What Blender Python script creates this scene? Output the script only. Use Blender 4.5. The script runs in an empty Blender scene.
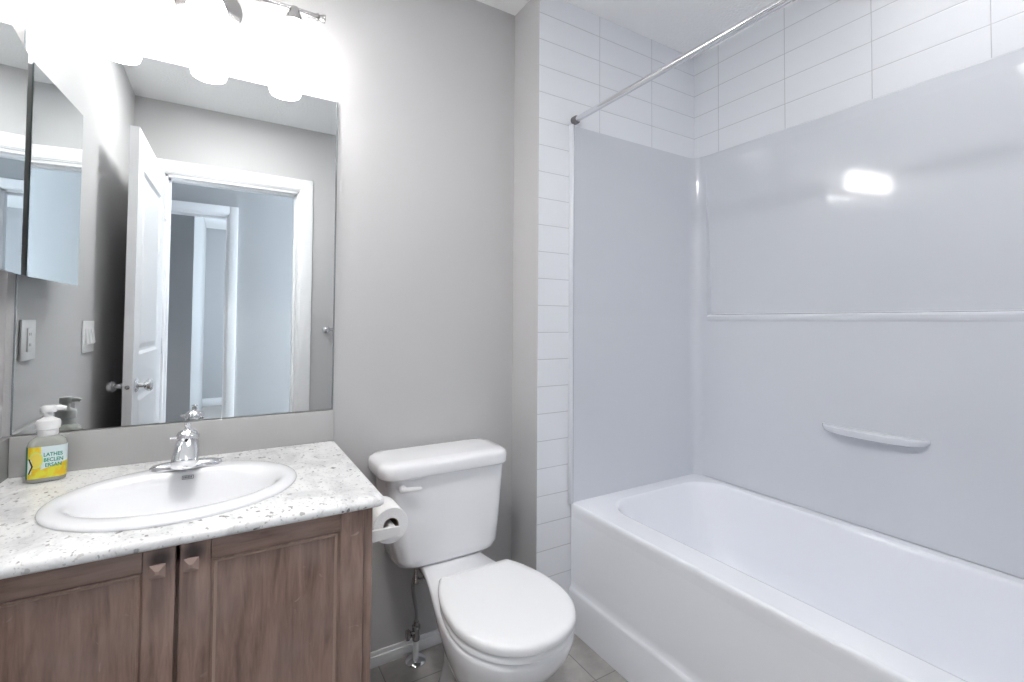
import bpy, bmesh, math, random
from mathutils import Vector, Matrix
random.seed(7)
S = bpy.context.scene
COL = S.collection
PI = math.pi

# ------------------------------------------------------------------ camera, world, lights, exposure
CAM_F, CAM_YAW, CAM_PITCH, CAM_ROLL, CAM_CY, CAM_H = 474.689, .5419, .0279, -.0073, 309.5, 1.2
_c, _s = math.cos(CAM_YAW), math.sin(CAM_YAW)
_R, _F, _U = Vector((_c, -_s, 0)), Vector((_s, _c, 0)), Vector((0, 0, 1))
_cp, _sp = math.cos(CAM_PITCH), math.sin(CAM_PITCH)
_F, _U = _cp * _F + _sp * _U, -_sp * _F + _cp * _U
_cr, _sr = math.cos(CAM_ROLL), math.sin(CAM_ROLL)
_R, _U = _cr * _R - _sr * _U, _sr * _R + _cr * _U
cam_data = bpy.data.cameras.new('camera')
cam = bpy.data.objects.new('camera', cam_data)
COL.objects.link(cam)
cam.matrix_world = Matrix(((_R.x, _U.x, -_F.x, 0), (_R.y, _U.y, -_F.y, 0), (_R.z, _U.z, -_F.z, CAM_H), (0, 0, 0, 1)))
cam_data.sensor_fit = 'HORIZONTAL'
cam_data.sensor_width = 36
cam_data.lens = 36 * CAM_F / 1024
cam_data.shift_y = (CAM_CY - 341) / 1024
cam_data.clip_start = .02
S.camera = cam

world = bpy.data.worlds.new('daylight')
S.world = world
world.use_nodes = True
world.node_tree.nodes['Background'].inputs[0].default_value = (.80, .90, 1.0, 1)
world.node_tree.nodes['Background'].inputs[1].default_value = 9.4

LAMP_STRENGTH = 5.4
CEIL_FILL_STRENGTH = 37.0
TUB_FILL_STRENGTH = 12.0
S.view_settings.view_transform = 'Standard'
S.view_settings.look = 'None'
S.view_settings.gamma = 1
S.view_settings.use_curve_mapping = False
S.view_settings.exposure = 1.58
S.cycles.max_bounces = 14
S.cycles.diffuse_bounces = 9
S.cycles.glossy_bounces = 6
S.cycles.transmission_bounces = 8
S.cycles.caustics_reflective = False
S.cycles.caustics_refractive = False
S.cycles.sample_clamp_indirect = 6
S.cycles.blur_glossy = .5


def area(name, loc, rot, sx, sy, power, color=(1, 1, 1), portal=False):
    l = bpy.data.lights.new(name, 'AREA')
    l.shape = 'RECTANGLE'
    l.size, l.size_y = sx, sy
    l.energy = power
    l.color = color
    o = bpy.data.objects.new(name, l)
    o.location = loc
    o.rotation_euler = rot
    COL.objects.link(o)
    if portal:
        l.cycles.is_portal = True
    return o


# ------------------------------------------------------------------ room numbers
W, XL, XE, Y1, XR, H = 1.6945, -.4786, 1.0248, 1.5097, 1.9348, 2.5031
YD = -.0834            # bathroom side of the door wall
YD2 = -.20             # hall side of the door wall
YH = -1.225            # hall side of the bedroom wall
YH2 = -1.34
XT = 1.183             # face of the tub
ZR = .49               # tub rim
ZS = 2.0               # top of the tub surround
DX0, DX1, DH = -.325, .405, 2.068   # bathroom doorway

# daylight comes in by the windows of the hall end and the bedroom
area('hall_window_portal', (2.62, -.71, 1.45), (0, PI / 2, 0), 1.3, .9, 1, portal=True)
area('bedroom_window_portal', (2.12, -3.0, 1.45), (0, PI / 2, 0), 1.3, 1.2, 1, portal=True)


# ------------------------------------------------------------------ materials
def new_mat(name):
    m = bpy.data.materials.new(name)
    m.use_nodes = True
    nt = m.node_tree
    b = nt.nodes['Principled BSDF']
    return m, nt, b


def N(nt, kind, **kw):
    n = nt.nodes.new(kind)
    for k, v in kw.items():
        if k.startswith('in_'):
            key = k[3:]
            n.inputs[int(key) if key.isdigit() else key].default_value = v
        else:
            setattr(n, k, v)
    return n


def simple(name, col, rough=.5, metal=0, spec=None, coat=0, bump=0, bscale=60, trans=0, ior=None):
    m, nt, b = new_mat(name)
    b.inputs['Base Color'].default_value = (*col, 1)
    b.inputs['Roughness'].default_value = rough
    b.inputs['Metallic'].default_value = metal
    if spec is not None:
        b.inputs['Specular IOR Level'].default_value = spec
    if coat:
        b.inputs['Coat Weight'].default_value = coat
        b.inputs['Coat Roughness'].default_value = .04
    if trans:
        b.inputs['Transmission Weight'].default_value = trans
    if ior:
        b.inputs['IOR'].default_value = ior
    if bump:
        tc = N(nt, 'ShaderNodeTexCoord')
        no = N(nt, 'ShaderNodeTexNoise')
        no.inputs['Scale'].default_value = bscale
        no.inputs['Detail'].default_value = 4
        bp = N(nt, 'ShaderNodeBump')
        bp.inputs['Strength'].default_value = bump
        bp.inputs['Distance'].default_value = .004
        nt.links.new(tc.outputs['Object'], no.inputs['Vector'])
        nt.links.new(no.outputs['Fac'], bp.inputs['Height'])
        nt.links.new(bp.outputs['Normal'], b.inputs['Normal'])
    return m


M_WALL = simple('grey_wall_paint', (.525, .52, .522), .55, bump=.12, bscale=220)
M_WALLH = simple('hall_wall_paint', (.44, .445, .455), .6)
M_CEIL = simple('stipple_ceiling', (.90, .90, .90), .9, bump=.9, bscale=95)
M_TRIM = simple('white_trim_paint', (.86, .86, .87), .35)
M_DOOR = simple('white_door_paint', (.84, .845, .86), .38)
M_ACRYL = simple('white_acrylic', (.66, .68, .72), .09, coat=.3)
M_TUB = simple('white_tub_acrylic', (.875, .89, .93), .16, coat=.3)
M_PORC = simple('white_porcelain', (.87, .875, .89), .09, coat=.5)
M_SEAT = simple('white_seat_plastic', (.87, .875, .885), .2)
M_CHROME = simple('chrome', (.80, .80, .82), .09, 1)
M_STEEL = simple('brushed_nickel', (.46, .45, .45), .26, 1)
M_BRAID = simple('braided_steel', (.42, .42, .43), .38, 1, bump=.7, bscale=700)
M_MIRROR = simple('mirror_glass', (.83, .855, .855), .0, 1)
M_MEDGE = simple('green_glass_edge', (.42, .52, .52), .15)
M_DARK = simple('dark_gap', (.01, .009, .009), .8)
M_PLAST = simple('white_plastic', (.82, .82, .82), .32)
M_PAPER = simple('tissue_paper', (.86, .86, .86), .95, bump=.3, bscale=300)
M_CARD = simple('cardboard', (.30, .24, .19), .9)
M_SPLASH = simple('grey_laminate_splash', (.47, .465, .46), .16)
M_GREENTXT = simple('green_ink', (.02, .30, .20), .5)
M_BLACK = simple('black_plastic', (.012, .012, .012), .35)
M_INKGREY = simple('grey_ink', (.22, .22, .24), .5)
M_CARPET = simple('beige_carpet', (.42, .40, .38), 1, bump=.6, bscale=400)


def emis(name, col, st):
    m, nt, b = new_mat(name)
    b.inputs['Base Color'].default_value = (.9, .9, .9, 1)
    b.inputs['Roughness'].default_value = .3
    b.inputs['Emission Color'].default_value = (*col, 1)
    b.inputs['Emission Strength'].default_value = st
    return m


M_SHADE = emis('lit_frosted_glass', (1, .985, .965), LAMP_STRENGTH)


def mat_tile(name, axis, u0, uw, z0, zh, col, grout, gw=.0022, rough=.12):
    """stacked wall tile; axis is the horizontal axis of the wall, grooves are bumped as well as coloured"""
    m, nt, b = new_mat(name)
    g = N(nt, 'ShaderNodeNewGeometry')
    sx = N(nt, 'ShaderNodeSeparateXYZ')
    nt.links.new(g.outputs['Position'], sx.inputs[0])

    def line(sock, o, w):
        a = N(nt, 'ShaderNodeMath', operation='SUBTRACT'); a.inputs[1].default_value = o - w * 20
        nt.links.new(sock, a.inputs[0])
        d = N(nt, 'ShaderNodeMath', operation='DIVIDE'); d.inputs[1].default_value = w
        nt.links.new(a.outputs[0], d.inputs[0])
        h = N(nt, 'ShaderNodeMath', operation='ADD'); h.inputs[1].default_value = .5
        nt.links.new(d.outputs[0], h.inputs[0])
        f = N(nt, 'ShaderNodeMath', operation='FRACT')
        nt.links.new(h.outputs[0], f.inputs[0])
        s = N(nt, 'ShaderNodeMath', operation='SUBTRACT'); s.inputs[1].default_value = .5
        nt.links.new(f.outputs[0], s.inputs[0])
        ab = N(nt, 'ShaderNodeMath', operation='ABSOLUTE')
        nt.links.new(s.outputs[0], ab.inputs[0])
        mu = N(nt, 'ShaderNodeMath', operation='MULTIPLY'); mu.inputs[1].default_value = w
        nt.links.new(ab.outputs[0], mu.inputs[0])
        return mu.outputs[0]
    lu = line(sx.outputs['XYZ'.index(axis)], u0, uw)
    lz = line(sx.outputs[2], z0, zh)
    mn = N(nt, 'ShaderNodeMath', operation='MINIMUM')
    nt.links.new(lu, mn.inputs[0]); nt.links.new(lz, mn.inputs[1])
    mr = N(nt, 'ShaderNodeMapRange')
    mr.inputs[1].default_value = gw * .35; mr.inputs[2].default_value = gw * .75
    nt.links.new(mn.outputs[0], mr.inputs[0])
    mx = N(nt, 'ShaderNodeMix', data_type='RGBA')
    mx.inputs['A'].default_value = (*grout, 1); mx.inputs['B'].default_value = (*col, 1)
    nt.links.new(mr.outputs[0], mx.inputs['Factor'])
    nt.links.new(mx.outputs['Result'], b.inputs['Base Color'])
    m2 = N(nt, 'ShaderNodeMapRange')
    m2.inputs[1].default_value = 0; m2.inputs[2].default_value = gw * 1.6
    nt.links.new(mn.outputs[0], m2.inputs[0])
    bp = N(nt, 'ShaderNodeBump'); bp.inputs['Strength'].default_value = .35; bp.inputs['Distance'].default_value = .002
    nt.links.new(m2.outputs[0], bp.inputs['Height'])
    nt.links.new(bp.outputs['Normal'], b.inputs['Normal'])
    b.inputs['Roughness'].default_value = rough
    return m


TILE_C, GROUT = (.80, .815, .845), (.52, .53, .55)
M_TILE_X = mat_tile('white_wall_tile_end', 'X', 1.0215, .3125, 2.4153, .1043, TILE_C, GROUT)
M_TILE_Y = mat_tile('white_wall_tile_side', 'Y', 1.376, .3055, 2.4153, .1043, TILE_C, GROUT)


def mat_floor():
    m = mat_tile('grey_vinyl_tile', 'X', .785, .305, 0, 1.0, (.3, .29, .28), (.20, .195, .19), gw=.003, rough=.42)
    nt = m.node_tree
    b = nt.nodes['Principled BSDF']
    # the second set of seams runs along Y instead of Z
    for n in nt.nodes:
        if n.type == 'SEPXYZ':
            for l in list(n.outputs[2].links):
                to = l.to_socket
                nt.links.remove(l)
                nt.links.new(n.outputs[1], to)
    subs = [n for n in nt.nodes if n.type == 'MATH' and n.operation == 'SUBTRACT' and abs(n.inputs[1].default_value - (0 - 1.0 * 20)) < 1e-4]
    subs[0].inputs[1].default_value = 1.247 - .305 * 20
    for n in nt.nodes:
        if n.type == 'MATH' and n.operation in ('DIVIDE', 'MULTIPLY') and abs(n.inputs[1].default_value - 1.0) < 1e-6:
            n.inputs[1].default_value = .305
    mix = [n for n in nt.nodes if n.type == 'MIX'][0]
    g = [n for n in nt.nodes if n.type == 'NEW_GEOMETRY'][0]
    no = N(nt, 'ShaderNodeTexNoise'); no.inputs['Scale'].default_value = 9; no.inputs['Detail'].default_value = 7
    no.inputs['Roughness'].default_value = .65
    nt.links.new(g.outputs['Position'], no.inputs['Vector'])
    cr = N(nt, 'ShaderNodeValToRGB')
    cr.color_ramp.elements[0].position = .3; cr.color_ramp.elements[0].color = (.30, .285, .27, 1)
    cr.color_ramp.elements[1].position = .7; cr.color_ramp.elements[1].color = (.47, .45, .43, 1)
    nt.links.new(no.outputs['Fac'], cr.inputs[0])
    nt.links.new(cr.outputs[0], mix.inputs['B'])
    return m


M_FLOOR = mat_floor()


def mat_wood(name='worn_brown_wood', vertical=True):
    m, nt, b = new_mat(name)
    tc = N(nt, 'ShaderNodeTexCoord')
    mp = N(nt, 'ShaderNodeMapping')
    mp.inputs['Scale'].default_value = (9, 9, 1.0) if vertical else (1.0, 9, 9)
    nt.links.new(tc.outputs['Object'], mp.inputs[0])
    no = N(nt, 'ShaderNodeTexNoise'); no.inputs['Scale'].default_value = 7; no.inputs['Detail'].default_value = 8
    no.inputs['Roughness'].default_value = .6; no.inputs['Distortion'].default_value = .4
    nt.links.new(mp.outputs[0], no.inputs['Vector'])
    cr = N(nt, 'ShaderNodeValToRGB')
    e = cr.color_ramp.elements
    e[0].position = .25; e[0].color = (.125, .072, .054, 1)
    e[1].position = .8; e[1].color = (.41, .27, .215, 1)
    nt.links.new(no.outputs['Fac'], cr.inputs[0])
    # broad worn, greyed patches
    n2 = N(nt, 'ShaderNodeTexNoise'); n2.inputs['Scale'].default_value = 7; n2.inputs['Detail'].default_value = 5
    nt.links.new(tc.outputs['Object'], n2.inputs['Vector'])
    r2 = N(nt, 'ShaderNodeMapRange'); r2.inputs[1].default_value = .4; r2.inputs[2].default_value = .75; r2.inputs[4].default_value = .55
    nt.links.new(n2.outputs['Fac'], r2.inputs[0])
    mx = N(nt, 'ShaderNodeMix', data_type='RGBA')
    mx.inputs['B'].default_value = (.36, .27, .238, 1)
    nt.links.new(r2.outputs[0], mx.inputs['Factor']); nt.links.new(cr.outputs[0], mx.inputs['A'])
    # a few pale scratches
    vo = N(nt, 'ShaderNodeTexNoise'); vo.inputs['Scale'].default_value = 16; vo.inputs['Detail'].default_value = 2; vo.inputs['Distortion'].default_value = 2.5
    nt.links.new(tc.outputs['Object'], vo.inputs['Vector'])
    r3 = N(nt, 'ShaderNodeMapRange'); r3.inputs[1].default_value = .70; r3.inputs[2].default_value = .78; r3.inputs[4].default_value = .35
    nt.links.new(vo.outputs['Fac'], r3.inputs[0])
    m2 = N(nt, 'ShaderNodeMix', data_type='RGBA'); m2.inputs['B'].default_value = (.60, .50, .43, 1)
    nt.links.new(r3.outputs[0], m2.inputs['Factor']); nt.links.new(mx.outputs['Result'], m2.inputs['A'])
    # dark greasy smudges above the two knobs
    last = m2.outputs['Result']
    for kx in (-.0975, -.0465):
        ds = N(nt, 'ShaderNodeVectorMath', operation='DISTANCE')
        ds.inputs[1].default_value = (kx + .002, 1.097, .759)
        nt.links.new(tc.outputs['Object'], ds.inputs[0])
        rm = N(nt, 'ShaderNodeMapRange', interpolation_type='SMOOTHSTEP')
        rm.inputs[1].default_value = .006; rm.inputs[2].default_value = .026; rm.inputs[3].default_value = .85; rm.inputs[4].default_value = 0
        nt.links.new(ds.outputs['Value'], rm.inputs[0])
        m4 = N(nt, 'ShaderNodeMix', data_type='RGBA'); m4.inputs['B'].default_value = (.018, .013, .012, 1)
        nt.links.new(rm.outputs[0], m4.inputs['Factor']); nt.links.new(last, m4.inputs['A'])
        last = m4.outputs['Result']
    nt.links.new(last, b.inputs['Base Color'])
    b.inputs['Roughness'].default_value = .38
    bp = N(nt, 'ShaderNodeBump'); bp.inputs['Strength'].default_value = .12; bp.inputs['Distance'].default_value = .002
    nt.links.new(no.outputs['Fac'], bp.inputs['Height']); nt.links.new(bp.outputs['Normal'], b.inputs['Normal'])
    return m


M_WOOD = mat_wood()
M_WOODH = mat_wood('worn_brown_wood_across', False)
M_KNOB = simple('brown_wood_knob', (.30, .21, .18), .3)
M_GROOVE = simple('light_worn_bead', (.40, .29, .23), .45)


def mat_counter():
    m, nt, b = new_mat('speckled_white_laminate')
    tc = N(nt, 'ShaderNodeTexCoord')
    mp = N(nt, 'ShaderNodeMapping'); mp.inputs['Scale'].default_value = (1, .7, 1); mp.inputs['Rotation'].default_value = (0, 0, .5)
    nt.links.new(tc.outputs['Object'], mp.inputs[0])
    n1 = N(nt, 'ShaderNodeTexNoise'); n1.inputs['Scale'].default_value = 13; n1.inputs['Detail'].default_value = 8; n1.inputs['Roughness'].default_value = .7; n1.inputs['Distortion'].default_value = .8
    nt.links.new(mp.outputs[0], n1.inputs['Vector'])
    cr = N(nt, 'ShaderNodeValToRGB'); e = cr.color_ramp.elements
    e[0].position = .28; e[0].color = (.52, .52, .53, 1); e[1].position = .54; e[1].color = (.85, .85, .845, 1)
    nt.links.new(n1.outputs['Fac'], cr.inputs[0])
    last = cr.outputs[0]
    for sc, lo, hi, col, amt in ((85, .655, .70, (.28, .275, .28, 1), .75), (58, .685, .725, (.13, .12, .125, 1), .85), (130, .62, .69, (.45, .43, .42, 1), .6)):
        n2 = N(nt, 'ShaderNodeTexNoise'); n2.inputs['Scale'].default_value = sc; n2.inputs['Detail'].default_value = 1.5
        nt.links.new(mp.outputs[0], n2.inputs['Vector'])
        r = N(nt, 'ShaderNodeMapRange'); r.inputs[1].default_value = lo; r.inputs[2].default_value = hi; r.inputs[4].default_value = amt
        nt.links.new(n2.outputs['Fac'], r.inputs[0])
        mx = N(nt, 'ShaderNodeMix', data_type='RGBA'); mx.inputs['B'].default_value = col
        nt.links.new(r.outputs[0], mx.inputs['Factor']); nt.links.new(last, mx.inputs['A'])
        last = mx.outputs['Result']
    nt.links.new(last, b.inputs['Base Color'])
    b.inputs['Roughness'].default_value = .28
    return m


M_COUNTER = mat_counter()


# ------------------------------------------------------------------ mesh helpers
def obj(name, bm, mats, parent=None, smooth=True, angle=.6):
    bmesh.ops.recalc_face_normals(bm, faces=bm.faces)
    me = bpy.data.meshes.new(name)
    bm.to_mesh(me)
    bm.free()
    if not isinstance(mats, (list, tuple)):
        mats = [mats]
    for m in mats:
        me.materials.append(m)
    if smooth:
        for p in me.polygons:
            p.use_smooth = True
        me.set_sharp_from_angle(angle=angle)
    o = bpy.data.objects.new(name, me)
    COL.objects.link(o)
    if parent is not None:
        o.parent = parent
        o.matrix_parent_inverse = parent.matrix_world.inverted()
    return o


def thing(name, label, cat, loc, group=None):
    o = bpy.data.objects.new(name, None)
    o.empty_display_size = .05
    o.matrix_world = Matrix.Translation(loc)
    o.location = loc
    COL.objects.link(o)
    tag(o, label, cat, group)
    return o


def tag(o, label, cat, group=None):
    o['label'] = label
    o['category'] = cat
    if group:
        o['group'] = group
    return o


def struct(name, bm, mats, **kw):
    o = obj(name, bm, mats, **kw)
    o['kind'] = 'structure'
    return o


def box(bm, x0, x1, y0, y1, z0, z1, bev=0, seg=2, mi=0):
    v = [bm.verts.new(p) for p in ((x0, y0, z0), (x1, y0, z0), (x1, y1, z0), (x0, y1, z0), (x0, y0, z1), (x1, y0, z1), (x1, y1, z1), (x0, y1, z1))]
    fs = [bm.faces.new([v[i] for i in q]) for q in ((0, 3, 2, 1), (4, 5, 6, 7), (0, 1, 5, 4), (1, 2, 6, 5), (2, 3, 7, 6), (3, 0, 4, 7))]
    for f in fs:
        f.material_index = mi
    if bev:
        es = {e for f in fs for e in f.edges}
        r = bmesh.ops.bevel(bm, geom=list(es), offset=bev, segments=seg, profile=.5, affect='EDGES')
        for f in r['faces']:
            f.material_index = mi
    return bm


def bx(*a, **k):
    return box(bmesh.new(), *a, **k)


def loft(bm, rings, close=True, cap0=True, cap1=True, mi=0):
    vr = [[bm.verts.new(p) for p in r] for r in rings]
    n = len(rings[0])
    for a, b in zip(vr, vr[1:]):
        for i in range(n if close else n - 1):
            j = (i + 1) % n
            f = bm.faces.new((a[i], a[j], b[j], b[i])); f.material_index = mi
    if cap0:
        f = bm.faces.new(vr[0][::-1]); f.material_index = mi
    if cap1:
        f = bm.faces.new(vr[-1]); f.material_index = mi
    return vr


def rr(x0, x1, y0, y1, r, z, k=10, e=8):
    """rounded rectangle ring at height z"""
    r = max(1e-4, min(r, (x1 - x0) / 2 - 1e-4, (y1 - y0) / 2 - 1e-4))
    pts = []
    cs = ((x1 - r, y0 + r, -PI / 2), (x1 - r, y1 - r, 0), (x0 + r, y1 - r, PI / 2), (x0 + r, y0 + r, PI))
    for q, (cx, cy, a0) in enumerate(cs):
        for i in range(k + 1):
            a = a0 + PI / 2 * i / k
            pts.append((cx + r * math.cos(a), cy + r * math.sin(a), z))
        nx, ny, na = cs[(q + 1) % 4]
        p0, p1 = pts[-1], (nx + r * math.cos(na), ny + r * math.sin(na), z)
        for i in range(1, e):
            t = i / e
            pts.append((p0[0] + (p1[0] - p0[0]) * t, p0[1] + (p1[1] - p0[1]) * t, z))
    return pts


def oval(cx, cy, rx, ry, z, n=72, p=2.0):
    pts = []
    for i in range(n):
        a = 2 * PI * i / n
        c, s = math.cos(a), math.sin(a)
        pts.append((cx + rx * math.copysign(abs(c) ** (2 / p), c), cy + ry * math.copysign(abs(s) ** (2 / p), s), z))
    return pts


def lathe(bm, prof, origin, axis='Z', n=40, mi=0, cap=True):
    """prof is a list of (radius, distance along axis)"""
    ox, oy, oz = origin
    rings = []
    for r, h in prof:
        ring = []
        for i in range(n):
            a = 2 * PI * i / n
            c, s = max(r, 1e-5) * math.cos(a), max(r, 1e-5) * math.sin(a)
            if axis == 'Z':
                ring.append((ox + c, oy + s, oz + h))
            elif axis == 'Y':
                ring.append((ox + c, oy + h, oz + s))
            else:
                ring.append((ox + h, oy + c, oz + s))
        rings.append(ring)
    loft(bm, rings, cap0=cap, cap1=cap, mi=mi)
    return bm


def tube(bm, pts, r, n=14, mi=0, cap=True):
    P = [Vector(p) for p in pts]
    rings = []
    up = None
    for i, p in enumerate(P):
        t = (P[min(i + 1, len(P) - 1)] - P[max(i - 1, 0)]).normalized()
        if up is None:
            up = Vector((0, 0, 1)) if abs(t.z) < .9 else Vector((1, 0, 0))
        a = (up - t * up.dot(t)).normalized()
        up = a
        b = t.cross(a)
        rad = r[i] if isinstance(r, (list, tuple)) else r
        rings.append([tuple(p + rad * (math.cos(2 * PI * k / n) * a + math.sin(2 * PI * k / n) * b)) for k in range(n)])
    loft(bm, rings, cap0=cap, cap1=cap, mi=mi)
    return bm


def smooth_path(ctrl, n=8):
    P = [Vector(c) for c in ctrl]
    out = []
    for i in range(len(P) - 1):
        p0, p1, p2, p3 = P[max(i - 1, 0)], P[i], P[i + 1], P[min(i + 2, len(P) - 1)]
        for k in range(n):
            t = k / n
            out.append(.5 * ((2 * p1) + (p2 - p0) * t + (2 * p0 - 5 * p1 + 4 * p2 - p3) * t * t + (3 * p1 - p0 - 3 * p2 + p3) * t ** 3))
    out.append(P[-1])
    return [tuple(p) for p in out]


def text_mesh(name, body, size, mat, parent, matrix, depth=.0003, bold=0.0):
    cu = bpy.data.curves.new(name, 'FONT')
    cu.body = body
    cu.size = size
    cu.align_x = 'CENTER'
    cu.align_y = 'CENTER'
    cu.extrude = depth
    cu.offset = bold
    t = bpy.data.objects.new(name + '_curve', cu)
    COL.objects.link(t)
    dg = bpy.context.evaluated_depsgraph_get()
    me = bpy.data.meshes.new_from_object(t.evaluated_get(dg))
    bpy.data.objects.remove(t)
    me.name = name
    me.transform(matrix)
    me.materials.clear()
    me.materials.append(mat)
    o = bpy.data.objects.new(name, me)
    COL.objects.link(o)
    o.parent = parent
    o.matrix_parent_inverse = parent.matrix_world.inverted()
    return o


# ------------------------------------------------------------------ the setting
XF = 2.6       # far end of hall
struct('floor', bx(XL - .15, XR + .15, YD2, W + .15, -.12, 0), M_FLOOR, smooth=False)
struct('floor_hall', bx(-2.6, 2.75, -5.0, YD2, -.12, 0), M_CARPET, smooth=False)
struct('ceiling', bx(-2.6, 2.75, -5.0, W + .15, H, H + .1), M_CEIL, smooth=False)
struct('wall_back', bx(XL - .15, XE + .02, W, W + .15, 0, H), M_WALL, smooth=False)
struct('wall_left', bx(XL - .15, XL, YD, W, 0, H), M_WALL, smooth=False)
# the alcove end wall: paint on its narrow return, tile on its face
bm = bmesh.new()
box(bm, XE, XR + .15, Y1, W + .15, 0, H)
for f in bm.faces:
    if f.normal.y < -.9 or f.calc_center_median().y < Y1 + .001:
        f.material_index = 1
struct('wall_alcove', bm, [M_WALL, M_TILE_X], smooth=False)
# the long alcove wall: tile above, furred back behind the surround
bm = bmesh.new()
box(bm, XR + .05, XR + .15, YD, Y1, 0, ZS - .02)
box(bm, XR + .006, XR + .15, YD, Y1, ZS - .02, H)
struct('wall_right', bm, M_TILE_Y, smooth=False)
# door wall with its opening
bm = bmesh.new()
box(bm, -2.6, DX0, YD2, YD, 0, H)
box(bm, DX1, XR + .15, YD2, YD, 0, H)
box(bm, DX0, DX1, YD2, YD, DH, H)
struct('wall_front', bm, M_WALL, smooth=False)
struct('wall_alcove_near', bx(XT - .16, XR + .15, YD, -.022, 0, H), M_TILE_X, smooth=False)
# hall and bedroom beyond the doorway
HX1 = -.0035
HX0 = -.82
bm = bmesh.new()
box(bm, -2.6, HX0, YH2, YH, 0, H)
box(bm, HX1, 2.75, YH2, YH, 0, H)
box(bm, HX0, HX1, YH2, YH, 2.077, H)
struct('wall_hall', bm, M_WALLH, smooth=False)
bm = bmesh.new()
box(bm, -2.75, -2.6, -5.0, YD, 0, H)
struct('wall_hall_left', bm, M_WALLH, smooth=False)
bm = bmesh.new()     # hall end with its window opening
box(bm, 2.6, 2.75, YH, YD2, 0, .8)
box(bm, 2.6, 2.75, YH, YD2, 2.1, H)
box(bm, 2.6, 2.75, YH, YH + .06, .8, 2.1)
box(bm, 2.6, 2.75, YD2 - .06, YD2, .8, 2.1)
box(bm, 2.6, 2.75, YD2, YD, 0, H)
struct('wall_hall_end', bm, M_WALLH, smooth=False)
bm = bmesh.new()     # bedroom: side wall with window, far wall, closet block
box(bm, 2.1, 2.25, -5.0, -3.6, 0, H)
box(bm, 2.1, 2.25, -2.4, YH2, 0, H)
box(bm, 2.1, 2.25, -3.6, -2.4, 0, .8)
box(bm, 2.1, 2.25, -3.6, -2.4, 2.1, H)
struct('wall_bedroom_side', bm, M_WALLH, smooth=False)
struct('wall_bedroom_far', bx(-2.6, 2.25, -4.7, -4.55, 0, H), M_WALLH, smooth=False)
struct('wall_bedroom_closet', bx(-2.6, -.262, -4.55, -1.75, 0, H), M_WALLH, smooth=False)
struct('baseboard_bedroom', bx(-.262, 2.1, -4.55, -4.535, 0, .11, bev=.004), M_TRIM)

# window frames
for i, (x, ya, yb, za, zb) in enumerate(((2.63, YH + .06, YD2 - .06, .8, 2.1), (2.13, -3.6, -2.4, .8, 2.1))):
    bm = bmesh.new()
    for a in ((ya, ya + .05, za, zb), (yb - .05, yb, za, zb), (ya + .05, yb - .05, za, za + .05), (ya + .05, yb - .05, zb - .05, zb), ((ya + yb) / 2 - .02, (ya + yb) / 2 + .02, za + .05, zb - .05)):
        box(bm, x, x + .06, *a)
    struct('window_%d' % (i + 1), bm, M_TRIM, smooth=False)


def casing(name, x0, x1, top, y, side, w=.068, th=.016, jd=None):
    """door casing around an opening, with a stepped profile; side is the direction it stands out of the wall"""
    bm = bmesh.new()
    def sl(xa, xb, za, zb, t):
        ya, yb = (y, y + t * side)
        box(bm, xa, xb, min(ya, yb), max(ya, yb), za, zb, bev=.003)
    for t, a, b in ((th, .012, w), (th * .65, .004, w - .02)):
        sl(x0 - b, x0 - a, 0, top + b, t)
        sl(x1 + a, x1 + b, 0, top + b, t)
        sl(x0 - a, x1 + a, top + a, top + b, t)
    o = struct(name, bm, M_TRIM)
    return o


casing('trim_1', DX0, DX1, DH, YD, 1, w=.085)
casing('trim_2', DX0, DX1, DH, YD2, -1)
casing('trim_3', HX0, HX1, 2.077, YH, 1, w=.075)
bm = bmesh.new()
for xa, xb, za, zb in ((DX0 - .004, DX0 + .012, 0, DH), (DX1 - .012, DX1 + .004, 0, DH), (DX0, DX1, DH - .012, DH + .004)):
    box(bm, xa, xb, YD2 - .002, YD + .002, za, zb)
for xa, xb, za, zb in ((DX0 + .012, DX0 + .024, 0, DH - .012), (DX1 - .024, DX1 - .012, 0, DH - .012), (DX0 + .012, DX1 - .012, DH - .024, DH - .012)):
    box(bm, xa, xb, YD2 + .03, YD - .045, za, zb)
struct('trim_4', bm, M_TRIM, smooth=False)
bm = bmesh.new()
for xa, xb, za, zb in ((HX0 - .004, HX0 + .012, 0, 2.077), (HX1 - .012, HX1 + .004, 0, 2.077), (HX0, HX1, 2.065, 2.081)):
    box(bm, xa, xb, YH2 - .002, YH + .002, za, zb)
struct('trim_5', bm, M_TRIM, smooth=False)


def baseboard(name, x0, x1, y0, y1, h=.05):
    bm = bmesh.new()
    box(bm, x0, x1, y0, y1, 0, h * .72, bev=.002)
    dx, dy = (x1 - x0), (y1 - y0)
    if dx > dy:
        box(bm, x0, x1, y0 + dy * .35, y1, h * .7, h, bev=.002)
    else:
        box(bm, x0 + dx * .0, x1 - dx * .35, y0, y1, h * .7, h, bev=.002)
    struct(name, bm, M_TRIM)


baseboard('baseboard_back', .31, XE, W - .013, W)
baseboard('baseboard_left', XL, XL + .013, YD + .1, 1.09)
bm = bx(DX1 + .09, XT - .17, YD, YD + .013, 0, .05, bev=.002)
struct('baseboard_front', bm, M_TRIM)

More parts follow.
